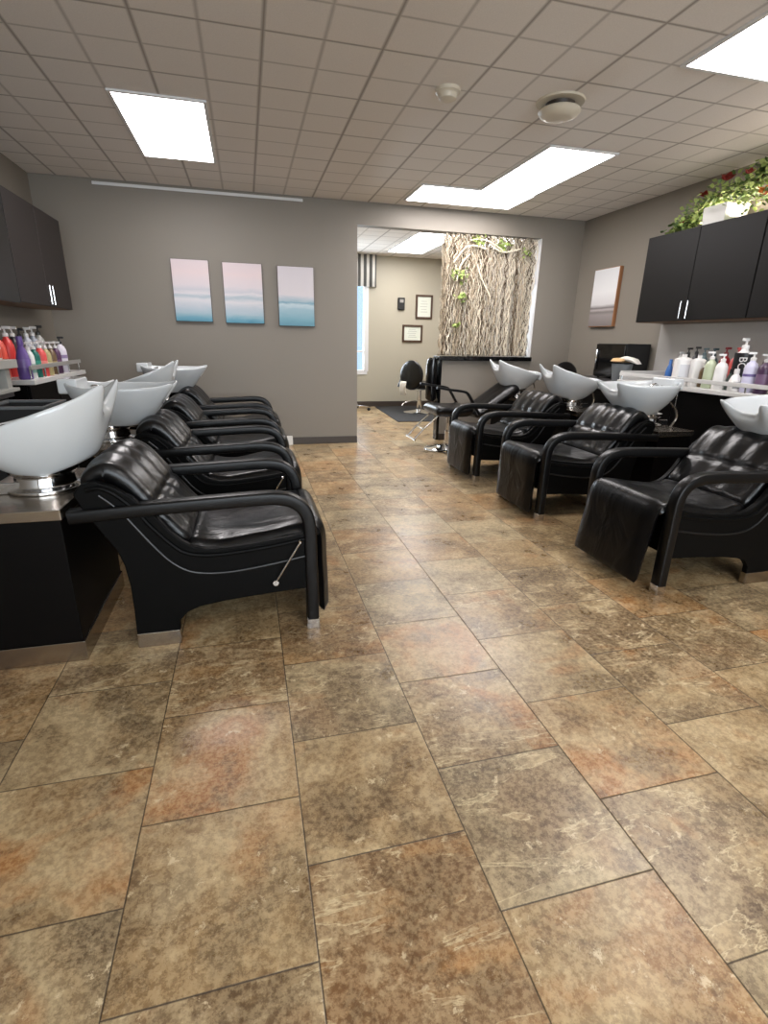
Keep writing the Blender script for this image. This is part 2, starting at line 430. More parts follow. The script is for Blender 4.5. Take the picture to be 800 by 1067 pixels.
t = thing('smoke_detector', (1.27, 3.5, CEIL), 'small cream smoke detector on the grey tiled ceiling', 'smoke detector')
MB().lathe([(.075, 0), (.075, -.018), (.062, -.024), (.058, -.03)]).build('base', M['cream_plastic'], t)
MB().lathe([(.058, -.03), (.052, -.05), (.035, -.058), (.0, -.058)]).build('sensor_cap', M['cream_plastic'], t)
t = thing('ceiling_vent', (2.0, 3.45, CEIL), 'round cream dome vent hanging from the tiled ceiling', 'vent')
MB().lathe([(.15, 0), (.145, -.01), (.1, -.012), (.0, -.012)], 32).build('flange', M['cream_plastic'], t)
MB().lathe([(.09, -.011), (.075, -.048), (.0, -.048)], 32).build('collar', M['trim_dark'], t)  # coloured dark for the shadow between dome and ceiling
MB().lathe([(.0, -.045), (.122, -.045), (.13, -.055), (.115, -.075), (.07, -.092), (.0, -.098)], 32).build('dome', M['cream_plastic'], t)
o = tag(MB().box(-.7, .7, -.006, 0, -.014, .014).build('curtain_track', M['trim_white'], bevel=.003, loc=(.0, 0, 0)), 'thin white rail high on the grey wall just under the ceiling', 'rail')
o.location = (-.33, YB - .001, 2.618); o.scale = (1.45, 1, 1)

# ---------------------------------------------------------------- pictures
pink = [(0, lin((70, 134, 158))), (.07, lin((104, 158, 178))), (.16, lin((162, 184, 196))), (.28, lin((192, 198, 206))), (.36, lin((212, 210, 214))), (.42, lin((172, 186, 196))), (.47, lin((214, 210, 214))),
        (.52, lin((196, 196, 204))), (.6, lin((214, 205, 210))), (.8, lin((222, 204, 206))), (1, lin((216, 202, 206)))]
blue = [(0, lin((92, 142, 160))), (.12, lin((118, 164, 180))), (.3, lin((158, 186, 198))), (.36, lin((190, 206, 212))), (.4, lin((120, 160, 180))), (.44, lin((164, 184, 196))), (.52, lin((212, 206, 210))), (1, lin((206, 200, 206)))]
def canvas(x0, x1, z0, z1, m, label):
    t = thing('canvas_print', ((x0 + x1) / 2, YB, (z0 + z1) / 2), label, 'picture', 'seascape canvases on the back wall')
    w, h = (x1 - x0) / 2, (z1 - z0) / 2
    MB().box(-w, w, -.034, -.001, -h, h).build('frame', M['canvas_edge'], t, bevel=.002)
    MB().box(-w + .005, w - .005, -.037, -.0335, -h + .007, h - .004).build('picture', m, t)
canvas(-.704, -.325, 1.373, 1.986, seascape_material('sea_a', pink, 1.3, h0=-.31, h1=.31, wav=.10), 'pale pink and blue seascape canvas, leftmost of the three on the grey wall')
canvas(-.192, .221, 1.367, 1.978, seascape_material('sea_b', pink, 5.1, h0=-.31, h1=.31, wav=.16), 'pink and blue seascape canvas hanging between two others on the grey wall')
canvas(.38, .78, 1.352, 1.971, seascape_material('sea_c', blue, 9.7, h0=-.31, h1=.31, wav=.12), 'seascape canvas with the deepest blue sea, closest to the wall opening')
t = thing('canvas_print', (XR, 5.615, 1.74), 'white sky canvas over grey water with light wood edges, on right wall', 'picture')
MB().box(-.042, -.001, -.222, .222, -.318, .318).build('frame', M['orange_edge'], t, bevel=.002)
grey = [(0, lin((120, 112, 110))), (.2, lin((146, 138, 136))), (.25, lin((120, 114, 112))), (.29, lin((176, 168, 166))), (.32, lin((112, 106, 106))), (.38, lin((204, 202, 202))), (.6, lin((224, 224, 224))), (1, lin((214, 216, 218)))]
MB().box(-.046, -.0415, -.212, .217, -.31, .312).build('picture', seascape_material('sea_d', grey, 3.3, h0=-.31, h1=.31, wav=.03), t)
def certificate(x0, x1, z0, z1, label):
    t = thing('framed_certificate', ((x0 + x1) / 2, YF, (z0 + z1) / 2), label, 'picture', 'framed certificates in the far room')
    w, h = (x1 - x0) / 2, (z1 - z0) / 2; m = MB(); r = .035
    for b in ((-w, w, h - r, h), (-w, w, -h, -h + r), (-w, -w + r, -h + r, h - r), (w - r, w, -h + r, h - r)): m.box(b[0], b[1], -.03, -.001, b[2], b[3])
    m.build('frame', M['frame_wood'], t, bevel=.004)
    MB().box(-w + r, w - r, -.012, -.002, -h + r, h - r).build('certificate', M['paper'], t)
    g = MB()
    for k in range(5): g.box(-w * (.35 + .2 * ((k * 7) % 3) / 3), w * (.3 + .2 * ((k * 5) % 3) / 3), -.0126, -.0118, h * (.45 - .22 * k), h * (.45 - .22 * k) + .006)
    g.build('printed_lines', M['grey_rail'], t)
certificate(3.12, 3.45, 1.62, 2.04, 'upright dark-framed certificate on the far room wall')
certificate(2.875, 3.27, 1.20, 1.51, 'low wide dark-framed certificate below and left of the upright one')
t = thing('wall_clipper_holder', (2.835, YF, 1.87), 'small dark box on the far wall beside the upright certificate', 'wall box')
MB().box(-.065, .065, -.05, -.001, -.105, .105).build('housing', M['matte_black'], t, bevel=.01)
MB().box(-.035, .035, -.056, -.049, .02, .075).build('display', M['grey_rail'], t)

# valance of the far window
m = MB(); n = 60; rows = []
for z in (-.27, .27):
    rows.append([(-.62 + 1.22 * k / n, -.07 + .012 * math.sin(k * 1.3), z) for k in range(n + 1)] + [(.61, 0, z)])
m.loft(rows, closed=False, caps=False)
o = m.build('window_valance', M['stripe']); o.location = (1.74, YF - .005, 2.40)
md = o.modifiers.new('solid', 'SOLIDIFY'); md.thickness = .006
tag(o, 'grey and white striped valance above the far room window', 'valance')

# ---------------------------------------------------------------- wall cabinets
def wall_cabinet(x, y0, y1, z0, z1, facing, md, label, group, handles=True, doors=2):
    """facing=+1 opens towards +X (left wall), -1 towards -X"""
    D = .33; w = (y1 - y0)
    t = thing('wall_cabinet', (x, (y0 + y1) / 2, z0), label, 'cabinet', group)
    f = facing; h = z1 - z0
    a, b = sorted((f * .002, f * (D - .02)))
    MB().box(a, b, -w/2, w/2, .018, h).build('body', md, t, bevel=.002)
    MB().box(a, b, -w/2, w/2, 0, .018).build('bottom_panel', M['wood_edge'], t)
    dw = w / doors
    for k in range(doors):
        c0 = -w/2 + k * dw + .0025; c1 = c0 + dw - .005
        a, b = sorted((f * (D - .02), f * D))
        d = MB().box(a, b, c0, c1, .004, h - .002).build('door', md, t, bevel=.003)
        if handles:
            yh = (c1 - .035) if k == 0 else (c0 + .035)
            m = MB().tube([(f * (D + .03), yh, .02), (f * (D + .03), yh, .165)], .0055, 8)
            for z in (.04, .145): m.tube([(f * (D - .001), yh, z), (f * (D + .03), yh, z)], .004, 6)
            m.build('handle', M['chrome'], d)
gl = 'dark wall cabinets on the left wall'; gr = 'black wall cabinets on the right wall'
wall_cabinet(XL, 4.535, 5.75, 1.435, 2.185, 1, M['cab_left'], 'dark brown wall cabinet with chrome handles nearest the left back corner', gl)
wall_cabinet(XL, 3.315, 4.53, 1.425, 2.185, 1, M['cab_black'], 'blacker wall cabinet cut by the left edge of the photo', gl, handles=True)
wall_cabinet(XR, 3.435, 4.66, 1.435, 2.195, -1, M['cab_right'], 'black two-door wall cabinet right of the grey seascape, ivy on top', gr)
wall_cabinet(XR, 2.205, 3.43, 1.435, 2.195, -1, M['cab_right'], 'black wall cabinet only a sliver of which shows at right edge', gr)

# ---------------------------------------------------------------- counters
def base_cabinet(x0, x1, y0, y1, h, facing, label, group=None, doors=2, cm='black_lam'):
    t = thing('base_cabinet', ((x0 + x1) / 2, (y0 + y1) / 2, 0), label, 'cabinet', group)
    w, d = (x1 - x0) / 2, (y1 - y0) / 2; f = facing
    xs = (-w, w - .02) if f > 0 else (-w + .02, w)
    MB().box(xs[0], xs[1], -d, d, .09, h).build('body', M[cm], t, bevel=.002)
    MB().box(xs[0] + .03, xs[1] - .03, -d + .01, d - .01, 0, .09).build('plinth', M['black_lam'], t)
    fx = (w - .02, w) if f > 0 else (-w, -w + .02); n = doors
    for k in range(n):
        a = -d + 2 * d * k / n + .003; b = -d + 2 * d * (k + 1) / n - .003
        dr = MB().box(fx[0], fx[1], a, b, .1, h - .01).build('door', M[cm], t, bevel=.003)
        xx = fx[1] + .015 if f > 0 else fx[0] - .015
        MB().tube([(xx, b - .05, h - .16), (xx, b - .05, h - .03)], .005, 8).build('handle', M['chrome'], dr)
gc = 'dark base cabinets along the walls'
base_cabinet(XL + .002, -1.55, 4.36, 5.6, .865, 1, 'dark base cabinet under the white bottle counter at left wall', gc)
base_cabinet(XL + .002, -1.55, 2.6, 3.98, .82, 1, 'low dark base cabinet under the grey riser at left edge', gc)
base_cabinet(3.56, XR - .002, 1.7, 4.42, .865, -1, 'black base cabinet under the white bottle counter at right wall', gc, doors=4)
base_cabinet(3.45, XR - .002, 4.46, 5.5, .83, -1, 'dark cabinet under the grey desk top in the right back corner', gc, doors=2)
def counter(b, m, label, name='countertop'):
    cx, cy = (b[0] + b[1]) / 2, (b[2] + b[3]) / 2
    o = MB().box(b[0] - cx, b[1] - cx, b[2] - cy, b[3] - cy, 0, b[5] - b[4]).build(name, M[m], bevel=.004); o.location = (cx, cy, b[4])
    return tag(o, label, 'countertop')
counter((XL + .002, -1.50, 4.33, 5.62, .865, .9), 'counter', 'white countertop with a row of bottles by the left wall')
counter((XL + .002, -1.52, 2.58, 4.0, .82, .85), 'counter_dark', 'dark low countertop at the left edge under the grey riser')
counter((3.52, XR - .002, 1.68, 4.44, .865, .9), 'counter', 'white countertop with many bottles under the right cabinets')
counter((3.42, XR - .002, 4.445, 5.52, .83, .87), 'counter_dark', 'dark grey desk top in the right back corner')
# gallery rails in front of the bottles
def gallery(x, y0, y1, z, m, label, f, end=None):
    t = thing('counter_rail', (x, (y0 + y1) / 2, .9), label, 'rail', 'guard rails on the bottle counters'); d = (y1 - y0) / 2
    MB().box(-.006, .006, -d, d, z - .9 - .016, z - .9 + .016).build('rail', M[m], t, bevel=.003)
    n = 5
    for k in range(n): yy = -d + .02 + (2 * d - .04) * k / (n - 1); MB().tube([(f * -.012, yy, 0), (f * -.012, yy, z - .9 + .01)], .006, 8).build('post', M['chrome'], t)
    if end: MB().box(min(0, end), max(0, end), d - .012, d, .0, z - .9 + .03).build('end_board', M[m], t, bevel=.003)
gallery(-1.515, 4.34, 5.55, .985, 'grey_rail', 'slim grey rail before the bottles on the left counter', 1)
gallery(3.535, 1.7, 4.43, .955, 'counter', 'white rail before the bottles on the right counter', -1, end=.58)
o = MB().box(-.008, 0, -1.32, 1.32, 0, .52).build('backsplash_panel', M['backsplash'], bevel=.002); o.location = (XR - .001, 3.35, .905)
tag(o, 'pale grey glossy backsplash panel between right counter and cabinets', 'panel')
# riser at the left edge
t = thing('shelf_riser', (-1.68, 3.80, .85), 'light grey shelf riser holding bottles, at the left edge', 'shelf')
MB().box(-.2, .18, -.3, .29, .15, .205).build('top', M['grey_lam'], t, bevel=.004)
MB().box(-.12, .14, .18, .25, .02, .15).build('upright', M['grey_lam'], t, bevel=.003)
MB().box(-.2, .17, -.28, .28, 0, .022).build('base', M['grey_lam'], t, bevel=.003)
MB().box(-.12, .14, -.27, -.2, .022, .15).build('upright', M['grey_lam'], t, bevel=.003)

# ---------------------------------------------------------------- bottles
MC = {}
def cm(col, rough=.35):
    if (col, rough) not in MC: MC[(col, rough)] = mat('plastic_%02x%02x%02x' % col, col, rough)
    return MC[(col, rough)]
def bottle(x, y, z, h, r, col, label, group, kind='pump', cap=(235, 235, 232), band=None, sq=1., rz=0.):
    t = thing('pump_bottle' if kind == 'pump' else ('jug' if kind == 'jug' else 'bottle'), (x, y, z), label, 'bottle', group, rz)
    hb = h * .8
    sh = .8 if kind != 'round' else .62
    if kind == 'jug':
        rings = []
        for q, zz in ((.92, 0), (1, .006), (1, hb * .86), (.97, hb * .93), (.6, hb * .985), (.34, hb)):
            rings.append([(r * q * math.copysign(abs(math.cos(a)) ** .4, math.cos(a)), r * q * .8 * math.copysign(abs(math.sin(a)) ** .4, math.sin(a)), zz) for a in [2 * math.pi * k / 28 for k in range(28)]])
        MB().loft(rings).build('body', cm(col), t)
        MB().lathe([(r * .3, hb), (r * .3, hb + .025), (0, hb + .025)], 14).build('cap', cm(cap), t)
    else:
        pr = [(r * .92, 0), (r, .008), (r, hb * .3), (r * .985, hb * sh * .9), (r * .93, hb * sh), (r * .72, hb * (sh + (1 - sh) * .5)), (r * .42, hb * .95), (r * .36, hb)]
        MB().lathe(pr, 22, sy=sq).build('body', cm(col), t)
        if kind == 'pump':
            m = MB().lathe([(r * .42, hb - .002), (r * .42, hb + h * .06), (r * .22, hb + h * .075), (r * .14, hb + h * .08), (r * .14, h * .95)], 14)
            n = max(.012, r * .28)
            m.box(-n, n * 3.0, -n * .75, n * .75, h * .945, h)
            m.build('pump', cm(cap), t, bevel=.002)
        else:
            MB().lathe([(r * .44, hb - .002), (r * .46, hb + h * .02), (r * .42, h), (0, h)], 14).build('cap', cm(cap), t)
    if band:
        b0, b1, bc = band; k = 1.012
        if kind == 'jug': MB().box(-r * .6, r * .6, -r * .81, -r * .795, hb * b0, hb * b1).build('label', cm(bc), t)
        else:
            a = MB(); segs = 16
            rows = [[(r * k * math.cos(q), r * k * sq * math.sin(q), zz) for q in [-2.6 + 5.2 * i / segs for i in range(segs + 1)]] for zz in (hb * b0, hb * b1)]
            a.loft(rows, closed=False, caps=False); a.build('label', cm(bc), t)
    return t
gb = 'bottles on the left counter'; Z = .9
WH = (232, 230, 228)
# front row behind the rail, near to far
LX = -1.575
for (yy, h, r, c, cap, band, kind, lab) in [
    (4.405, .30, .046, (98, 74, 140), (98, 74, 140), (.35, .6, (120, 98, 160)), 'round', 'tall purple bottle with purple cap, front of the left counter row'),
    (4.52, .26, .036, (226, 228, 224), WH, (.2, .5, (150, 190, 176)), 'pump', 'white pump bottle with pale green band right behind the purple one'),
    (4.635, .26, .036, (22, 104, 92), WH, (.4, .6, (60, 150, 130)), 'pump', 'teal green pump bottle in the front row at left'),
    (4.76, .27, .042, (226, 84, 82), WH, (.35, .55, (240, 150, 140)), 'pump', 'coral red pump bottle next to the teal bottle'),
    (4.885, .26, .036, (182, 170, 122), WH, (.3, .5, (212, 204, 168)), 'pump', 'olive beige pump bottle between coral and brown bottles'),
    (5.005, .26, .036, (112, 88, 62), WH, (.3, .5, (190, 172, 130)), 'pump', 'brown pump bottle with beige band in the front row'),
    (5.13, .26, .034, (84, 50, 84), WH, (.3, .55, (120, 84, 120)), 'pump', 'dark plum pump bottle beside the last white bottle'),
    (5.26, .30, .044, (224, 218, 228), (30, 30, 34), (.5, .62, (150, 130, 170)), 'pump', 'white lilac bottle with black pump, end of the left counter row')]:
    bottle(LX, yy, Z, h, r, c, lab, gb, kind, cap, band)
for (xx, yy, h, r, c, cap, band, kind, lab) in [
    (-1.76, 4.52, .36, .046, (232, 92, 74), WH, None, 'pump', 'tall orange coral pump bottle in the back row, left counter'),
    (-1.76, 4.68, .37, .046, (214, 62, 58), WH, None, 'pump', 'tall red pump bottle in the back row, left counter'),
    (-1.78, 4.86, .37, .044, (46, 44, 48), WH, (.3, .5, (90, 90, 96)), 'pump', 'black pump bottle beside the red one, back row left'),
    (-1.78, 5.0, .36, .042, (66, 66, 74), (40, 40, 44), None, 'pump', 'dark grey pump bottle, back row left'),
    (-1.78, 5.14, .37, .044, (196, 198, 206), WH, (.3, .5, (110, 110, 120)), 'pump', 'silver grey pump bottle with dark band, back row left'),
    (-1.78, 5.28, .38, .044, (150, 156, 166), WH, None, 'pump', 'steel grey pump bottle, back row left'),
    (-1.78, 5.42, .39, .046, (188, 186, 180), (54, 52, 50), None, 'pump', 'pale stone pump bottle farthest in the back row, left')]:
    bottle(xx, yy, Z, h, r, c, lab, gb, kind, cap, band)
gs = 'bottles on the grey riser'
bottle(-1.60, 4.00, 1.055, .26, .05, (226, 222, 214), 'cream pump bottle with orange and dark bands on the riser', gs, 'pump', WH, (.05, .32, (214, 84, 62)))
bottle(-1.74, 4.01, 1.055, .24, .045, (222, 116, 96), 'salmon pump bottle behind the cream one on the riser', gs, 'pump', WH)
bottle(-1.58, 3.83, 1.055, .17, .042, (236, 128, 112), 'short coral bottle at the left picture edge on the riser', gs, 'round', WH, (.3, .7, (246, 172, 156)))

gR = 'bottles on the right counter'
RX = 3.63
def rb(*a, **k): return bottle(*a, **k)
rb(RX, 3.775, Z, .29, .066, WH, 'large square white jug, first of two at the far end of the right counter', gR, 'jug', WH, (.3, .75, (206, 206, 210)), rz=R(-25))
rb(RX + .03, 3.645, Z, .285, .052, WH, 'narrower square white jug beside the large one on the right', gR, 'jug', WH, rz=R(-25))
rb(RX + .02, 3.575, Z, .2, .026, (92, 74, 50), 'small amber pump bottle with white pump beside the jugs', gR, 'pump', WH)
rb(RX, 3.49, Z, .285, .044, (190, 200, 170), 'pale green pump bottle on the right counter', gR, 'pump', WH, (.2, .3, (130, 140, 116)), rz=R(150))
rb(RX, 3.385, Z, .27, .046, WH, 'white slim pump bottle with a small dark mark, right counter', gR, 'pump', WH, rz=R(150))
rb(RX + .02, 3.31, Z, .16, .026, (52, 66, 60), 'small dark green bottle beside the slim white pump bottle', gR, 'round', (30, 30, 30))
big = rb(RX + .16, 3.36, Z, .39, .062, WH, 'tall white pump bottle with black BC label, right counter', gR, 'pump', WH, (.32, .9, (26, 26, 30)), rz=R(200))
rb(RX - .02, 3.225, Z, .165, .042, WH, 'short white tub with grey label before the BC bottle', gR, 'round', WH, (.15, .55, (150, 152, 150)))
rb(RX, 3.13, Z, .29, .046, (206, 204, 226), 'lavender white pump bottle with purple lettering band, right counter', gR, 'pump', WH, (.5, .58, (110, 96, 150)), rz=R(150))
rb(RX, 3.02, Z, .28, .046, (66, 42, 70), 'dark purple pump bottle on the right counter', gR, 'pump', (190, 188, 186), (.3, .62, (112, 88, 116)), rz=R(150))
rb(RX, 2.90, Z, .27, .045, (96, 84, 52), 'olive brown pump bottle at the right edge of the photo', gR, 'pump', WH, (.3, .6, (150, 120, 70)), rz=R(150))
for (yy, h, r, c, cap, kind, lab) in [
    (4.25, .2, .034, (52, 100, 168), (70, 120, 190), 'round', 'blue bottle standing first in the back row, right counter'),
    (4.15, .27, .03, (30, 30, 32), (200, 200, 200), 'pump', 'black bottle with a light pump beside the blue bottle'),
    (4.06, .31, .036, (26, 26, 28), (24, 24, 26), 'pump', 'black pump bottle, second of the black ones behind the white jugs'),
    (3.97, .32, .036, (34, 32, 34), (28, 28, 30), 'pump', 'black pump bottle, last of the black ones behind the white jugs'),
    (3.88, .31, .042, (104, 122, 124), (84, 100, 104), 'pump', 'teal grey pump bottle in the back row, right'),
    (3.78, .31, .042, (70, 88, 92), (60, 76, 80), 'pump', 'dark teal pump bottle in the back row, right'),
    (3.66, .32, .045, (150, 44, 52), (120, 40, 46), 'pump', 'dark red pump bottle behind the pale green one'),
    (3.545, .32, .05, (206, 92, 88), (196, 84, 82), 'pump', 'salmon red pump bottle behind the slim white one'),
    (3.26, .33, .045, (58, 54, 62), (210, 210, 210), 'pump', 'charcoal pump bottle behind the lavender one'),
    (3.14, .34, .045, (120, 116, 112), (90, 86, 84), 'pump', 'grey pump bottle behind the dark purple one')]:
    rb(3.94, yy, Z, h, r, c, lab, gR, kind, cap)
# writing on the tall white bottle
fc = bpy.data.curves.new('lettering', 'FONT'); fc.body = 'BC'; fc.size = .075; fc.extrude = .0006; fc.align_x = 'CENTER'; fc.align_y = 'CENTER'
fc.materials.append(cm(WH))
tmp = bpy.data.objects.new('tmp', fc); C.objects.link(tmp); dg = bpy.context.evaluated_depsgraph_get()
fm = bpy.data.meshes.new_from_object(tmp.evaluated_get(dg)); bpy.data.objects.remove(tmp)
fo = bpy.data.objects.new('lettering', fm); C.objects.link(fo); fo.parent = big
nd = Vector((-3.79, -3.36, 0)).normalized()            # label faces the middle of the room
lm = Matrix(((nd.y * -1, 0, nd.x), (nd.x, 0, nd.y), (0, 1, 0)))  # columns: reading direction, up, out
base = Matrix.Rotation(math.atan2(nd.y, nd.x) + math.pi / 2, 4, 'Z') @ Matrix.Rotation(R(90), 4, 'X') @ Matrix.Rotation(R(-90), 4, 'Z')
fo.matrix_local = Matrix.Rotation(-R(200), 4, 'Z') @ Matrix.Translation(nd * .0645 + Vector((0, 0, .205))) @ base

# ---------------------------------------------------------------- things on the right desk
t = thing('towel_warmer', (3.95, 4.98, .87), 'glossy black box appliance on the dark desk by right wall', 'appliance')
MB().box(-.13, .16, -.24, .24, .012, .365).build('housing', M['matte_black'], t, bevel=.008)
MB().box(-.15, -.13, -.235, .235, .02, .36).build('door', M['gloss_black'], t, bevel=.005)
MB().tube([(-.165, .2, .09), (-.165, .2, .3)], .007, 8).build('handle', M['chrome'], t)
m = MB()
for x in (-.1, .13):
    for y in (-.2, .2): m.lathe([(.015, 0), (.015, .013)], 10, Matrix.Translation((x, y, 0)))
m.build('feet', M['matte_black'], t)
t = thing('towel_bucket', (3.66, 4.575, .87), 'grey bucket piled with folded towels before the black appliance', 'bucket')
MB().lathe([(.075, 0), (.08, .004), (.098, .16), (.1, .17), (.092, .17), (.075, .01), (0, .01)], 24).build('bucket', M['grey_plastic'], t)
def towel(mx, m, name, label):
    o = pad([(-.09, 0), (-.05, .008), (0, .01), (.05, .006), (.1, -.012)], .065, .04, ny=12).build(name, m, angle=60)
    o.matrix_world = mx; tag(o, label, 'towel', 'towels in the grey bucket')
towel(Matrix.Translation((3.64, 4.59, 1.068)) @ Matrix.Rotation(R(25), 4, 'Z'), M['towel_tan'], 'towel', 'folded tan towel on the grey bucket')
towel(Matrix.Translation((3.70, 4.52, 1.077)) @ Matrix.Rotation(R(-60), 4, 'Z') @ Matrix.Rotation(R(12), 4, 'Y'), M['towel_white'], 'towel', 'folded white towel draping over the grey bucket edge')

# ---------------------------------------------------------------- ivy on the right cabinets
def leaf(mb, p, s, rot):
    mx = Matrix.Translation(p) @ rot.to_4x4()
    pts = [(0, 0, 0), (.35, .12, .05), (.45, .42, .02), (.22, .75, -.04), (0, 1, -.12), (-.22, .75, -.04), (-.45, .42, .02), (-.35, .12, .05), (0, .42, .1)]
    pts = [tuple(c * s for c in q) for q in pts]
    mb.add(pts, [(8, i, (i + 1)) for i in range(0, 7)] + [(8, 7, 0)], mx)
def ivy():
    t = thing('ivy_garland', (3.95, 3.85, 2.195), 'leafy green ivy garland with red flowers on the right cabinets', 'plant')
    vines = [[(0, .62, .0), (-.02, .55, .09), (0, .45, .17), (.02, .3, .24), (0, .1, .24), (.02, -.08, .27), (0, -.2, .33), (.02, -.28, .3), (0, -.36, .2), (0, -.42, .02)],
             [(.06, .66, .02), (.04, .5, .06), (.05, .42, .14), (.06, .28, .24), (.05, .12, .26), (.06, 0, .22), (.04, -.12, .3), (.05, -.22, .25), (.04, -.4, .28), (.06, -.6, .18), (.06, -.9, .1)],
             [(-.08, .5, .0), (-.08, .4, .1), (-.06, .25, .2), (-.08, .05, .22), (-.06, -.1, .18), (-.08, -.25, .12), (-.08, -.5, .2), (-.06, -.8, .22), (-.05, -1.2, .12)],
             [(.02, -.12, .28), (.03, -.18, .34), (.02, -.2, .38)]]
    lf, ld, m = MB(), MB(), MB()
    rn = random.Random(3)
    for k, v in enumerate(vines):
        P = smooth_path(v, 7); m.tube(P, .005, 6)
        for i, p in enumerate(P):
            for q in range(9 if k < 3 else 5):
                e = Vector((rn.gauss(0, .05), rn.gauss(0, .05), rn.gauss(0, .045)))
                r = Matrix.Rotation(rn.uniform(0, 6.28), 3, 'Z') @ Matrix.Rotation(rn.uniform(-1.2, 1.0), 3, 'X') @ Matrix.Rotation(rn.uniform(-.6, .6), 3, 'Y')
                pos = p + e; pos.z = max(pos.z, .035); pos.x = min(pos.x, .1)
                # keep clear of the white planter
                if abs(pos.x - .02) < .14 and abs(pos.y - .15) < .15 and pos.z < .16: pos.z = .17
                leaf(lf if rn.random() < .62 else ld, pos, rn.uniform(.026, .05), r)
    m.build('stems', M['vine'], t); lf.build('foliage', M['leaf'], t); ld.build('dark_foliage', M['leaf_dark'], t)
    def flower(p, s, mt):
        f = MB()
        for k in range(7):
            r = Matrix.Rotation(k * 6.283 / 7, 3, 'Z') @ Matrix.Rotation(R(35 + 15 * (k % 2)), 3, 'X')
            leaf(f, Vector(p), s, r)
        f.build('flower', mt, t)
    flower((-.08, .1, .31), .075, M['flower_red']); flower((-.05, .34, .25), .06, M['flower_red']); flower((-.1, .47, .05), .05, M['flower_red'])
    flower((-.1, -.12, .3), .05, M['flower_red']); flower((-.1, -.3, .12), .085, M['flower_orange']); flower((-.12, -.42, .1), .08, M['flower_orange'])
ivy()
t = thing('white_planter', (3.97, 4.0, 2.195), 'bright white box standing under the ivy on the right cabinet', 'planter')
m = MB(); w = .11
m.loft([[(-w, -w, 0), (w, -w, 0), (w, w, 0), (-w, w, 0)], [(-w - .008, -w - .008, .145), (w + .008, -w - .008, .145), (w + .008, w + .008, .145), (-w - .008, w + .008, .145)],
        [(-w + .008, -w + .008, .145), (w - .008, -w + .008, .145), (w - .008, w - .008, .145), (-w + .008, w - .008, .145)], [(-w + .01, -w + .01, .03), (w - .01, -w + .01, .03), (w - .01, w - .01, .03), (-w + .01, w - .01, .03)]])
m.build('pot', M['white_plastic'], t, bevel=.003)

# ---------------------------------------------------------------- twig screen
def twigs():
    x0, x1, z0, z1 = 2.33, 3.53, 1.06, 2.42
    t = thing('twig_screen', ((x0 + x1) / 2, YB + .06, z0 - .006), 'screen of tan twisted twigs standing on the half wall ledge', 'screen')
    rn = random.Random(11); masses = [MB() for _ in TWIG]
    W = x1 - x0; H = z1 - z0
    for i in range(620):
        front = i < 100
        x = -W/2 + W * ((i * .618034) % 1.0) + rn.uniform(-.01, .01)
        x = max(-W/2 + .02, min(W/2 - .03, x))
        y = rn.uniform(-.055, -.02) if front else rn.uniform(-.02, .05)
        L = H if rn.random() < .9 else H * rn.uniform(.72, .95)
        n = 64; p1, p2 = rn.uniform(0, 6.28), rn.uniform(0, 6.28); f1, f2 = rn.uniform(22, 42), rn.uniform(50, 90)
        a1, a2 = rn.uniform(.007, .018), rn.uniform(.002, .005); lean = rn.uniform(-.07, .07)
        path, rad = [], []; deep = 0 if front else rn.choice((0, 0, .02)); r0 = rn.uniform(.003, .006)
        for k in range(n + 1):
            z = L * k / n; wild = 1 + 1.2 * sstep(.55, 1, z / H)
            xx = x + lean * (z / H - .5) + a1 * wild * math.sin(p1 + f1 * z) + a2 * math.sin(p2 + f2 * z)
            xx = max(-W/2 - .015, min(W/2, xx))
            path.append((xx, y + a1 * .6 * math.cos(p2 + f1 * z), z + .006)); rad.append(r0 * (1 - .25 * k / n) * (1 + .15 * math.sin(p1 + 40 * z)))
        right = x > .02
        mi = rn.choices(range(4), (2, 3, 1.5, 4) if right else (5, 3, 2.5, .8))[0]
        if front: MB().tube(path, rad, 5).build('branch', TWIG[mi], t, angle=180)
        else: masses[mi].tube(path, rad, 5)
    o = None
    allm = MB(); idx = []
    for k, mm in enumerate(masses):
        n0 = len(allm.f); allm.add(mm.v, mm.f); idx += [k] * (len(allm.f) - n0)
    o = allm.build('branches', TWIG[0], t, angle=180)
    for k in range(1, 4): o.data.materials.append(TWIG[k])
    for p, k in zip(o.data.polygons, idx): p.material_index = k
    o['kind'] = 'stuff'
    # arching loose twigs at the top
    for (xa, za, xb, zb, h) in [(-.5, 1.05, -.1, 1.22, .1), (-.3, 1.3, .15, 1.2, .06), (-.05, 1.27, .35, 1.24, -.06), (-.45, .85, -.3, 1.15, .03), (.0, .7, -.2, 1.05, .02)]:
        P = smooth_path([(xa, -.07, za), ((xa + xb) / 2 - .03, -.075, (za + zb) / 2 + h), (xb, -.07, zb)], 8)
        MB().tube(P, .009, 6).build('arched_twig', TWIG[1], t)
    for (cx, cz, nn, sp) in [(-.2, 1.29, 30, .05), (.12, 1.26, 40, .05), (-.42, .93, 40, .05), (-.36, .68, 26, .035), (-.4, .36, 16, .03), (.45, 1.2, 16, .04)]:
        f = MB()
        for q in range(nn):
            rr = Matrix.Rotation(rn.uniform(0, 6.28), 3, 'Y') @ Matrix.Rotation(rn.uniform(-.8, .8), 3, 'X')
            leaf(f, Vector((cx + rn.gauss(0, sp), -.08 + rn.uniform(-.015, .0), cz + rn.gauss(0, sp * .7))), rn.uniform(.03, .055), rr)
        f.build('leaf_sprig', M['leaf'], t)
twigs()

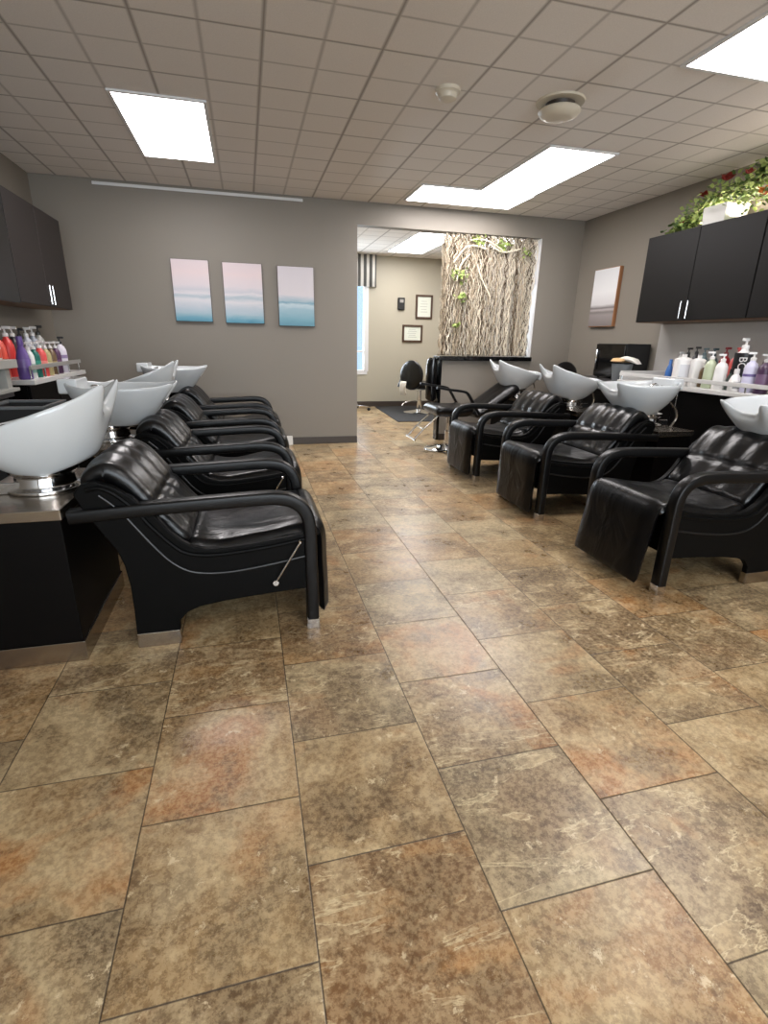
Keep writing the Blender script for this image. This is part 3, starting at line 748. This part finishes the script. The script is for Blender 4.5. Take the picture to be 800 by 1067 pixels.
# ---------------------------------------------------------------- shampoo chairs
def make_chair(label):
    t = thing('shampoo_chair', (0, 0, 0), label, 'chair', 'black shampoo chairs')
    W = .305                                            # centre of each arm
    for s in (-1, 1):
        y0, y1 = sorted((s * (W - .022), s * (W + .022)))
        # arm loop: front leg bending into the long armrest
        path = [(.215, .05), (.215, .2), (.213, .36), (.212, .47), (.203, .525), (.18, .567), (.143, .594), (.095, .607), (.02, .611), (-.2, .603), (-.45, .592), (-.672, .58)]
        P = [(p[0], s * W, p[1]) for p in smooth_path(path, 4)]
        a = MB().tube(P, 0, 20, sq=(.031, .0265)).build('armrest', M['arm'], t, angle=60)
        MB().box(.187, .243, y0 - .004, y1 + .004, 0, .055).build('front_foot', M['chrome'], a, bevel=.003)
        # side panel
        low = [(-.503, .062), (-.336, .062), (-.332, .105), (-.30, .14), (-.25, .16), (-.15, .175), (.0, .187), (.2, .198)]
        lip = [(.2, .452), (.1, .436), (.0, .424), (-.1, .414), (-.2, .413), (-.25, .428), (-.29, .455), (-.33, .497), (-.377, .566), (-.41, .60)]
        rear = [(-.45, .645), (-.51, .69), (-.57, .712), (-.62, .70), (-.645, .665), (-.62, .60), (-.565, .50), (-.53, .44), (-.51, .37), (-.5, .28), (-.5, .17)]
        sp = MB().prism(low + lip + rear, y0 + .006, y1 - .006).build('side_panel', M['panel'], t, bevel=.006)
        yo = s * (W + .017)
        pp = smooth_path([(-.56, .66), (-.5, .60), (-.453, .53), (-.40, .45), (-.342, .375), (-.28, .328), (-.209, .310), (-.13, .307), (-.057, .312), (.06, .327), (.19, .35)], 5)
        MB().tube([(p[0], yo, p[1]) for p in pp], .005, 8).build('piping', M['piping'], sp)
        pp = smooth_path([(-.6, .68), (-.55, .685), (-.50, .655), (-.44, .59), (-.40, .53), (-.33, .445), (-.28, .405), (-.2, .388), (-.1, .39), (.05, .405), (.19, .427)], 5)
        MB().tube([(p[0], yo, p[1]) for p in pp], .009, 8).build('rolled_edge', M['panel'], sp)
        MB().box(-.503, -.336, y0 + .004, y1 - .004, 0, .064).build('rear_foot', M['steel'], sp, bevel=.002)
    hw = W - .03
    # seat
    def fold(u, y):
        return .006 * math.sin(y * 9 + u * 5) * math.sin(u * 7) - .012 * math.exp(-(y / .2) ** 2) * math.exp(-((u - .45) / .3) ** 2)
    seat = [(.255, .46), (.24, .478), (.2, .487), (.13, .482), (.05, .468), (-.05, .452), (-.15, .443), (-.23, .452), (-.28, .475)]
    pad([(x, z - .045) for x, z in smooth_path(seat, 5)][::-1], hw, .085, fold).build('seat_cushion', M['leather'], t, angle=70)
    # backrest with one cross seam and pulled channels
    def chan(u, y):
        seam = -.014 * math.exp(-((u - .42) / .028) ** 2)
        ch = .0048 * math.cos(y / hw * math.pi * 4.0) * (1 if u > .42 else .6) * sstep(0, .15, u) * sstep(1, .8, u)
        roll = .012 * math.exp(-((u - .72) / .18) ** 2)
        return seam + ch + roll
    back = [(-.24, .45), (-.285, .495), (-.33, .555), (-.385, .63), (-.44, .695), (-.495, .747), (-.545, .768), (-.595, .754), (-.634, .72), (-.655, .675)]
    off = []
    sb = smooth_path(back, 6)
    for i, p in enumerate(sb):
        a, b = sb[max(i - 1, 0)], sb[min(i + 1, len(sb) - 1)]; tt = (b - a).normalized(); n = Vector((tt.y, -tt.x))  # towards the sitter
        if n.x < 0 and n.y < 0: n = -n
        off.append(p - n * .05)
    pad([(p[0], p[1]) for p in off][::-1], hw, .10, lambda u, y: chan(1 - u, y), ny=56).build('backrest', M['leather'], t, angle=70)
    # leg rest hanging in front
    leg = [(.22, .47), (.262, .46), (.283, .41), (.286, .3), (.29, .2), (.291, .12), (.293, .045)]
    def wr(u, y): return .006 * math.sin(y * 16 + u * 3) * u
    pad([(x - .018, z) for x, z in smooth_path(leg, 6)][::-1], hw - .008, .055, wr, ny=48).build('leg_rest', M['leather_drape'], t, angle=70)
    MB().box(-.47, .19, -W + .03, W - .03, .2, .38).build('seat_frame', M['panel'], t, bevel=.01)
    # recline lever on the sitter's right
    m = MB().tube([(.061, -W - .035, .249), (.168, -W - .035, .421)], .0048, 8).lathe([(.012, 0), (.012, .03), (0, .03)], 14, Matrix.Translation((.061, -W - .015, .249)) @ Matrix.Rotation(R(90), 4, 'X'))
    m.lathe([(0, -.008), (.007, -.004), (.007, .006), (0, .01)], 10, Matrix.Translation((.168, -W - .035, .421)))
    m.build('recline_lever', M['chrome'], t)
    return t

CY_L = [2.325, 3.39, 4.385, 5.36]; CY_R = [2.255, 3.42, 4.53]
ch = make_chair('black leather shampoo chair in the left row, nearest, chrome lever on its side')
ch.location = (0, CY_L[0], 0)
for y, lab in zip(CY_L[1:], ['black leather shampoo chair second from front in the left row', 'black leather shampoo chair third from front in the left row',
                             'black leather shampoo chair last in the left row, nearest the canvases']):
    repeat(ch, (0, y, 0), 0, lab)
for y, lab in zip(CY_R, ['black leather shampoo chair nearest in the right row, cut by photo edge', 'black leather shampoo chair in the middle of the right row',
                         'black leather shampoo chair farthest in the right row, beside the silver-based chair']):
    c = repeat(ch, (2.205, y, 0), math.pi, lab)
    if y == CY_R[0]:                                    # its leg rest hangs further out
        for k in c.children:
            if k.name.startswith('leg_rest'):
                p = Vector((.27, 0, .46)); rot = Matrix.Rotation(R(-7), 3, 'Y')
                if (rot @ Vector((0, 0, -1))).x < 0: rot = rot.transposed()
                k.rotation_euler = rot.to_euler(); k.location = p - rot @ p

# ---------------------------------------------------------------- wash basins
def make_basin(label):
    t = thing('wash_basin', (0, 0, 0), label, 'basin', 'white shampoo basins on black pedestals')
    p = MB().box(-.15, .15, -.325, .325, .085, .585).build('pedestal', M['black_lam'], t, bevel=.004)
    MB().box(-.156, .156, -.331, .331, 0, .085).build('plinth', M['steel'], p, bevel=.002)
    MB().box(-.156, .156, -.331, .331, .585, .625).build('top_strip', M['steel'], p, bevel=.003)
    # chrome tilting neck
    NX = Matrix.Translation((.013, 0, 0)); n = MB().lathe([(.14, .625), (.14, .638), (.112, .648), (.105, .685), (.125, .70), (.128, .722), (.07, .735), (0, .735)], 28, NX)
    n.box(-.13, -.02, -.09, .09, .625, .672)
    n.build('neck', M['chrome'], t, bevel=.004)
    MB().tube(smooth_path([(-.1, .16, .625), (-.13, .17, .70), (-.15, .12, .76), (-.16, .05, .80)], 6), .008, 8).build('hose', M['steel'], t)
    # bowl
    NA = 96
    def rim(th, tt=1.):
        c, s = math.cos(th), math.sin(th)
        e = .84
        x = .29 * math.copysign(abs(c) ** e, c); y = .25 * math.copysign(abs(s) ** e, s)
        d = abs(math.degrees(math.atan2(s, c)))
        horn = math.exp(-((d - 28) / 13) ** 2) * sstep(.2, 1, tt)
        notch = sstep(26, 6, d) * sstep(.55, 1, tt)
        back = sstep(110, 180, d)
        x += .038 * horn - .062 * notch; z = .225 + .018 * horn - .05 * notch + .03 * back
        return x, y, z
    rings = []
    ths = [2 * math.pi * k / NA for k in range(NA)]
    def ring(tt, inner):
        r = []
        for th in ths:
            x, y, z = rim(th, tt)
            c, s = math.cos(th), math.sin(th)
            bx, by = -.01 + .115 * c, .115 * s
            if not inner:
                q = tt * .8 + .2 * math.sin(tt * math.pi / 2) if c > 0 else math.sin(tt * math.pi / 2) * .7 + .3 * tt
                r.append((bx + (x - bx) * q, by + (y - by) * (math.sin(tt * math.pi / 2) * .75 + .25 * tt), z * (tt ** 1.2)))
            else:
                ins = .018
                L = math.hypot(x, y); xi, yi = x * (1 - ins / L), y * (1 - ins / L)
                bxi, byi = -.03 + .05 * c, .05 * s
                q = tt ** .5
                r.append((bxi + (xi - bxi) * q, byi + (yi - byi) * q, .045 + (z - .045) * tt ** 1.7))
        return r
    for k in range(0, 13): rings.append(ring(k / 12, False))
    top = []
    for a, b in zip(ring(1, False), ring(1, True)): top.append(((a[0] * .55 + b[0] * .45), (a[1] * .55 + b[1] * .45), a[2] + .008))
    rings.append(top)
    for k in range(12, -1, -1): rings.append(ring(k / 12, True))
    bo = MB().loft(rings).build('bowl', M['porcelain'], t, sub=1, loc=(.11, 0, .712))
    MB().box(-.305, -.205, -.115, .115, .19, .272).build('faucet_deck', M['porcelain'], bo, bevel=.012, seg=3)
    m = MB().lathe([(.018, .14), (.018, .18), (.013, .188), (.013, .20)], 14, Matrix.Translation((-.17, 0, 0)))
    m.tube(smooth_path([(-.17, 0, .195), (-.167, 0, .215), (-.14, 0, .225), (-.11, 0, .213), (-.098, 0, .19)], 5), .009, 10)
    m.tube([(-.17, .0, .2), (-.175, .04, .215)], .006, 8)
    m.build('faucet', M['chrome'], bo)
    MB().tube(smooth_path([(-.15, -.06, .15), (-.13, -.07, .18), (-.09, -.05, .18), (-.06, .0, .14), (-.07, .05, .11)], 6), .006, 8).build('spray_hose', M['chrome'], bo)
    MB().lathe([(.028, .046), (.03, .05), (.02, .052), (0, .05)], 16, Matrix.Translation((-.03, 0, 0))).build('drain', M['chrome'], bo)
    return t
def tilt(b, deg):
    for c in b.children:
        if c.name.split('.')[0] == 'bowl': c.rotation_euler = (0, -R(deg), 0)
bs = make_basin('white basin tipped back beside the nearest left chair, cut by photo edge')
bx = -.835
bs.location = (bx, 2.29, 0)
lv = [repeat(bs, (bx, 3.38, 0), 0, 'white level basin behind the second chair of the left row'),
      repeat(bs, (bx, 4.385, 0), 0, 'white tipped basin behind the third chair of the left row'),
      repeat(bs, (bx + .05, 5.36, 0), 0, 'white level basin at the far end of the left row')]
rx = 2.205 - bx
rv = [repeat(bs, (rx - .025, 2.25, 0), math.pi, 'white level basin behind the nearest right chair, cut by photo edge'),
      repeat(bs, (rx, 3.43, 0), math.pi, 'white level basin with faucet behind the middle right chair'),
      repeat(bs, (rx + .06, 4.53, 0), math.pi, 'white tipped basin behind the farthest right shampoo chair'),
      repeat(bs, (rx + .07, 5.66, 0), math.pi, 'white tipped basin behind the silver-based chair by the half wall')]
for b, d in ((bs, 20), (lv[0], 0), (lv[1], 20), (lv[2], 0), (rv[0], -4), (rv[1], 0), (rv[2], 17), (rv[3], 17)): tilt(b, d)

# ---------------------------------------------------------------- styling chairs
def styling_chair(loc, rz, label, back_path, seat_h=.5, oval=False, foot=True, name='styling_chair'):
    """faces local +X"""
    t = thing(name, loc, label, 'chair', None, rz)
    MB().lathe([(.0, 0), (.28, 0), (.285, .008), (.27, .018), (.12, .04), (.05, .055), (.045, .07)], 36).build('base', M['chrome'], t)
    MB().lathe([(.045, .06), (.045, .22), (.034, .225), (.034, seat_h - .13), (.09, seat_h - .12), (.09, seat_h - .1)], 20).build('column', M['chrome'], t)
    MB().tube(smooth_path([(-.03, .05, .2), (-.1, .12, .2), (-.18, .2, .17), (-.2, .24, .12)], 5), .009, 8).build('pump_lever', M['chrome'], t)
    seat = [(-.2, seat_h - .03), (-.1, seat_h - .045), (.05, seat_h - .045), (.18, seat_h - .035), (.25, seat_h - .05)]
    pad([(x, z) for x, z in smooth_path(seat, 6)], .25, .12).build('seat', M['leather'], t, angle=70)
    if oval:
        rings = []
        for k in range(13):
            a = -math.pi / 2 + math.pi * k / 12; q = max(.02, math.cos(a)) ** .6
            rings.append([(-.27 + .055 * math.sin(a), .24 * q * math.cos(b), .66 + .25 * q * math.sin(b)) for b in [2 * math.pi * j / 32 for j in range(32)]])
        MB().loft(rings).build('backrest', M['leather'], t, angle=70)
        MB().tube([(-.18, 0, .42), (-.26, 0, .46), (-.27, 0, .52)], .02, 10).build('back_support', M['arm'], t)
    else: pad([(x, z) for x, z in smooth_path(back_path, 6)], .235, .11, lambda u, y: .012 * math.exp(-((u - .75) / .2) ** 2)).build('backrest', M['leather'], t, angle=70)
    for s in (-1, 1):
        m = MB().tube(smooth_path([(-.24, s * .29, seat_h - .07), (-.17, s * .29, seat_h + .04), (-.09, s * .29, seat_h + .16), (-.03, s * .29, seat_h + .19), (.12, s * .29, seat_h + .21), (.28, s * .29, seat_h + .235)], 4), 0, 12, sq=(.022, .014))
        m.build('armrest', M['arm'], t)
    if foot:
        m = MB()
        for s in (-.13, .13): m.tube([(.2, s, seat_h - .1), (.36, s, seat_h - .24), (.47, s, seat_h - .36)], .011, 8)
        m.tube([(.47, -.17, seat_h - .36), (.47, .17, seat_h - .36)], .012, 8).tube([(.36, -.13, seat_h - .24), (.36, .13, seat_h - .24)], .008, 8)
        m.build('footrest', M['chrome'], t)
    return t
styling_chair((2.27, 5.66, 0), math.pi, 'black reclined salon chair on round silver base before the half wall',
              [(-.22, .43), (-.3, .45), (-.42, .52), (-.55, .61), (-.68, .70), (-.76, .72)], .51)
styling_chair((2.95, 8.85, 0), R(38), 'black styling chair on a mat in the far room', [(-.2, .42), (-.26, .5), (-.29, .62), (-.3, .74), (-.28, .84)], .52, oval=True, foot=False)
o = tag(pad(smooth_path([(-.06, .03), (-.1, .1), (-.1, .2), (-.08, .26)], 4), .06, .03, lambda u, y: .01 * math.sin(y * 40)).build('white_towel', M['towel_white'], angle=70),
        'white cloth hanging at the back of the far styling chair', 'towel')
o.location = (2.66, 8.72, .30); o.rotation_euler = (0, 0, R(38))
t = thing('desk_chair', (3.92, 5.75, 0), 'dark chair whose rounded back shows above the tipped right basins', 'chair')

MB().lathe([(.0, 0), (.2, 0), (.2, .012), (.05, .035), (.03, .05), (.03, .4), (.0, .4)], 24).build('base', M['matte_black'], t)
pad(smooth_path([(-.18, .44), (0, .45), (.18, .44)], 6), .2, .07).build('seat', M['leather'], t, angle=70)
m = MB(); rings = []
for k, yy in enumerate((.165, .19, .205, .215)):
    s = (.85, 1, 1, .85)[k]
    rings.append([(.18 * s * math.cos(a), yy - .0, .82 + .19 * s * math.sin(a)) for a in [2 * math.pi * q / 28 for q in range(28)]])
m.loft(rings).build('backrest', M['leather'], t, angle=70)
MB().tube(smooth_path([(0, .1, .42), (0, .2, .5), (0, .21, .65)], 5), .015, 8).build('back_support', M['matte_black'], t)

# far room odds and ends
o = tag(MB().box(-.5, .5, -.95, .95, 0, .012).build('floor_mat', M['mat_rubber'], bevel=.004), 'black rubber floor mat under the far styling chair', 'mat'); 
pts = [(2.34, 9.72), (2.26, 7.80), (3.5, 7.72), (3.5, 9.74)]
o.data.clear_geometry(); o.data.from_pydata([(x - 2.9, y - 8.7, z) for z in (0, .012) for x, y in pts], [], [(3, 2, 1, 0), (4, 5, 6, 7)] + [(i, (i + 1) % 4, (i + 1) % 4 + 4, i + 4) for i in range(4)])
o.data.materials.append(M['mat_rubber']) if not o.data.materials else None
o.location = (2.9, 8.7, 0)
t = thing('rolling_stool', (1.74, 9.3, 0), 'rolling stool whose caster feet show past the wall edge', 'stool')
m = MB()
for k in range(5):
    a = 2 * math.pi * k / 5 - .35
    m.tube([(0, 0, .1), (.38 * math.cos(a), .38 * math.sin(a), .07)], .013, 8)
m.build('base', M['chrome'], t)
for k in range(5):
    a = 2 * math.pi * k / 5 - .35
    MB().lathe([(.0, -.012), (.028, -.012), (.03, 0), (.028, .012), (0, .012)], 14, Matrix.Translation((.38 * math.cos(a), .38 * math.sin(a), .03)) @ Matrix.Rotation(R(90), 4, 'X')).build('caster', M['matte_black'], t)
MB().lathe([(.03, .09), (.025, .42), (.06, .44)], 14).build('column', M['chrome'], t)
MB().lathe([(.0, .43), (.12, .43), (.135, .46), (.135, .5), (.11, .53), (0, .535)], 28).build('seat', M['leather'], t)
# glossy black wrap hanging on the end of the half wall
t = tag(MB().loft([[(x, y, z) for x, y in [(-.075 * s * math.cos(a), .075 * math.sin(a)) for a in [2 * math.pi * q / 24 for q in range(24)]]] for z, s in ((0, .5), (.03, .9), (.2, 1), (.42, .95), (.5, .8), (.53, .4))]).build('black_wrap', M['gloss_black']),
        'glossy black bundle hanging on the end post of the half wall', 'bundle')
t.location = (2.249, 6.29, .5)

# small wall fittings
t = thing('wall_outlet', (.446, YB - .014, .05), 'small white plug box low on the back wall behind the chairs', 'outlet')
MB().box(-.035, .035, -.03, 0, -.05, .06).build('box', M['white_plastic'], t, bevel=.005)
t = thing('wall_switch', (XL, 4.25, 1.36), 'white switch plate under the left cabinets', 'switch')
MB().box(0, .012, -.04, .04, -.06, .06).build('plate', M['white_plastic'], t, bevel=.003)
# storage bin between riser and basin
t = thing('storage_bin', (-1.27, 3.45, 0), 'black open bin with grey rim beside the left counter', 'bin')
w = .16
MB().loft([[(-w, -w, 0), (w, -w, 0), (w, w, 0), (-w, w, 0)], [(-w, -w - .02, .82), (w, -w - .02, .82), (w, w + .02, .82), (-w, w + .02, .82)],
           [(-w + .02, -w, .82), (w - .02, -w, .82), (w - .02, w, .82), (-w + .02, w, .82)], [(-w + .02, -w + .02, .5), (w - .02, -w + .02, .5), (w - .02, w - .02, .5), (-w + .02, w - .02, .5)]]).build('body', M['matte_black'], t, bevel=.003)
m = MB()
for b in ((-w - .004, w + .004, -w - .03, -w), (-w - .004, w + .004, w, w + .03), (-w - .004, -w + .02, -w, w), (w - .02, w + .004, -w, w)): m.box(*b, .82, .835)
m.build('rim', M['grey_plastic'], t, bevel=.003)

# ---------------------------------------------------------------- light
wd = bpy.data.worlds.new('sky'); bpy.context.scene.world = wd; wd.use_nodes = True
bg = wd.node_tree.nodes['Background']; bg.inputs[0].default_value = (.5, .72, 1.0, 1); bg.inputs[1].default_value = .8
def area(name, loc, rot, sx, sy, power, col=(1, 1, 1)):
    l = bpy.data.lights.new(name, 'AREA'); l.shape = 'RECTANGLE'; l.size = sx; l.size_y = sy; l.energy = power; l.color = col
    o = bpy.data.objects.new(name, l); C.objects.link(o); o.location = loc; o.rotation_euler = rot; return o
area('added_window_daylight', (1.1, -3.75, 1.5), (R(90), 0, 0), 5.0, 1.8, 170, (.9, .96, 1))  # daylight for the added window behind the camera
area('far_window_daylight', (1.25, YF + .4, 1.45), (R(-90), 0, 0), 1.0, 1.6, 110, (.82, .91, 1))
area('added_ceiling_fill', (3.97, 3.2, 2.24), (R(180), 0, 0), .12, 2.0, 10, (1, .86, .72))  # unseen light added to brighten the ceiling along the right wall

# ---------------------------------------------------------------- camera
f, pitch, yaw, roll = 531.6, R(18.57458), R(14.7998), R(1.12441)
cy, sy, cp, sp_ = math.cos(yaw), math.sin(yaw), math.cos(pitch), math.sin(pitch)
fw = Vector((sy * cp, cy * cp, -sp_)); rt = Vector((cy, -sy, 0)); up = rt.cross(fw)
r2 = math.cos(roll) * rt + math.sin(roll) * up; u2 = -math.sin(roll) * rt + math.cos(roll) * up
cam = bpy.data.cameras.new('camera'); co = bpy.data.objects.new('camera', cam); C.objects.link(co)
co.matrix_world = Matrix(((r2.x, u2.x, -fw.x, 0), (r2.y, u2.y, -fw.y, 0), (r2.z, u2.z, -fw.z, 1.22), (0, 0, 0, 1)))
cam.sensor_fit = 'HORIZONTAL'; cam.sensor_width = 36; cam.lens = 36 * f / 800; cam.clip_start = .02
sc = bpy.context.scene; sc.camera = co
sc.view_settings.view_transform = 'Standard'; sc.view_settings.look = 'None'; sc.view_settings.gamma = 1; sc.view_settings.use_curve_mapping = False
sc.view_settings.exposure = 0.75
sc.cycles.use_denoising = True
sc.cycles.max_bounces = 8
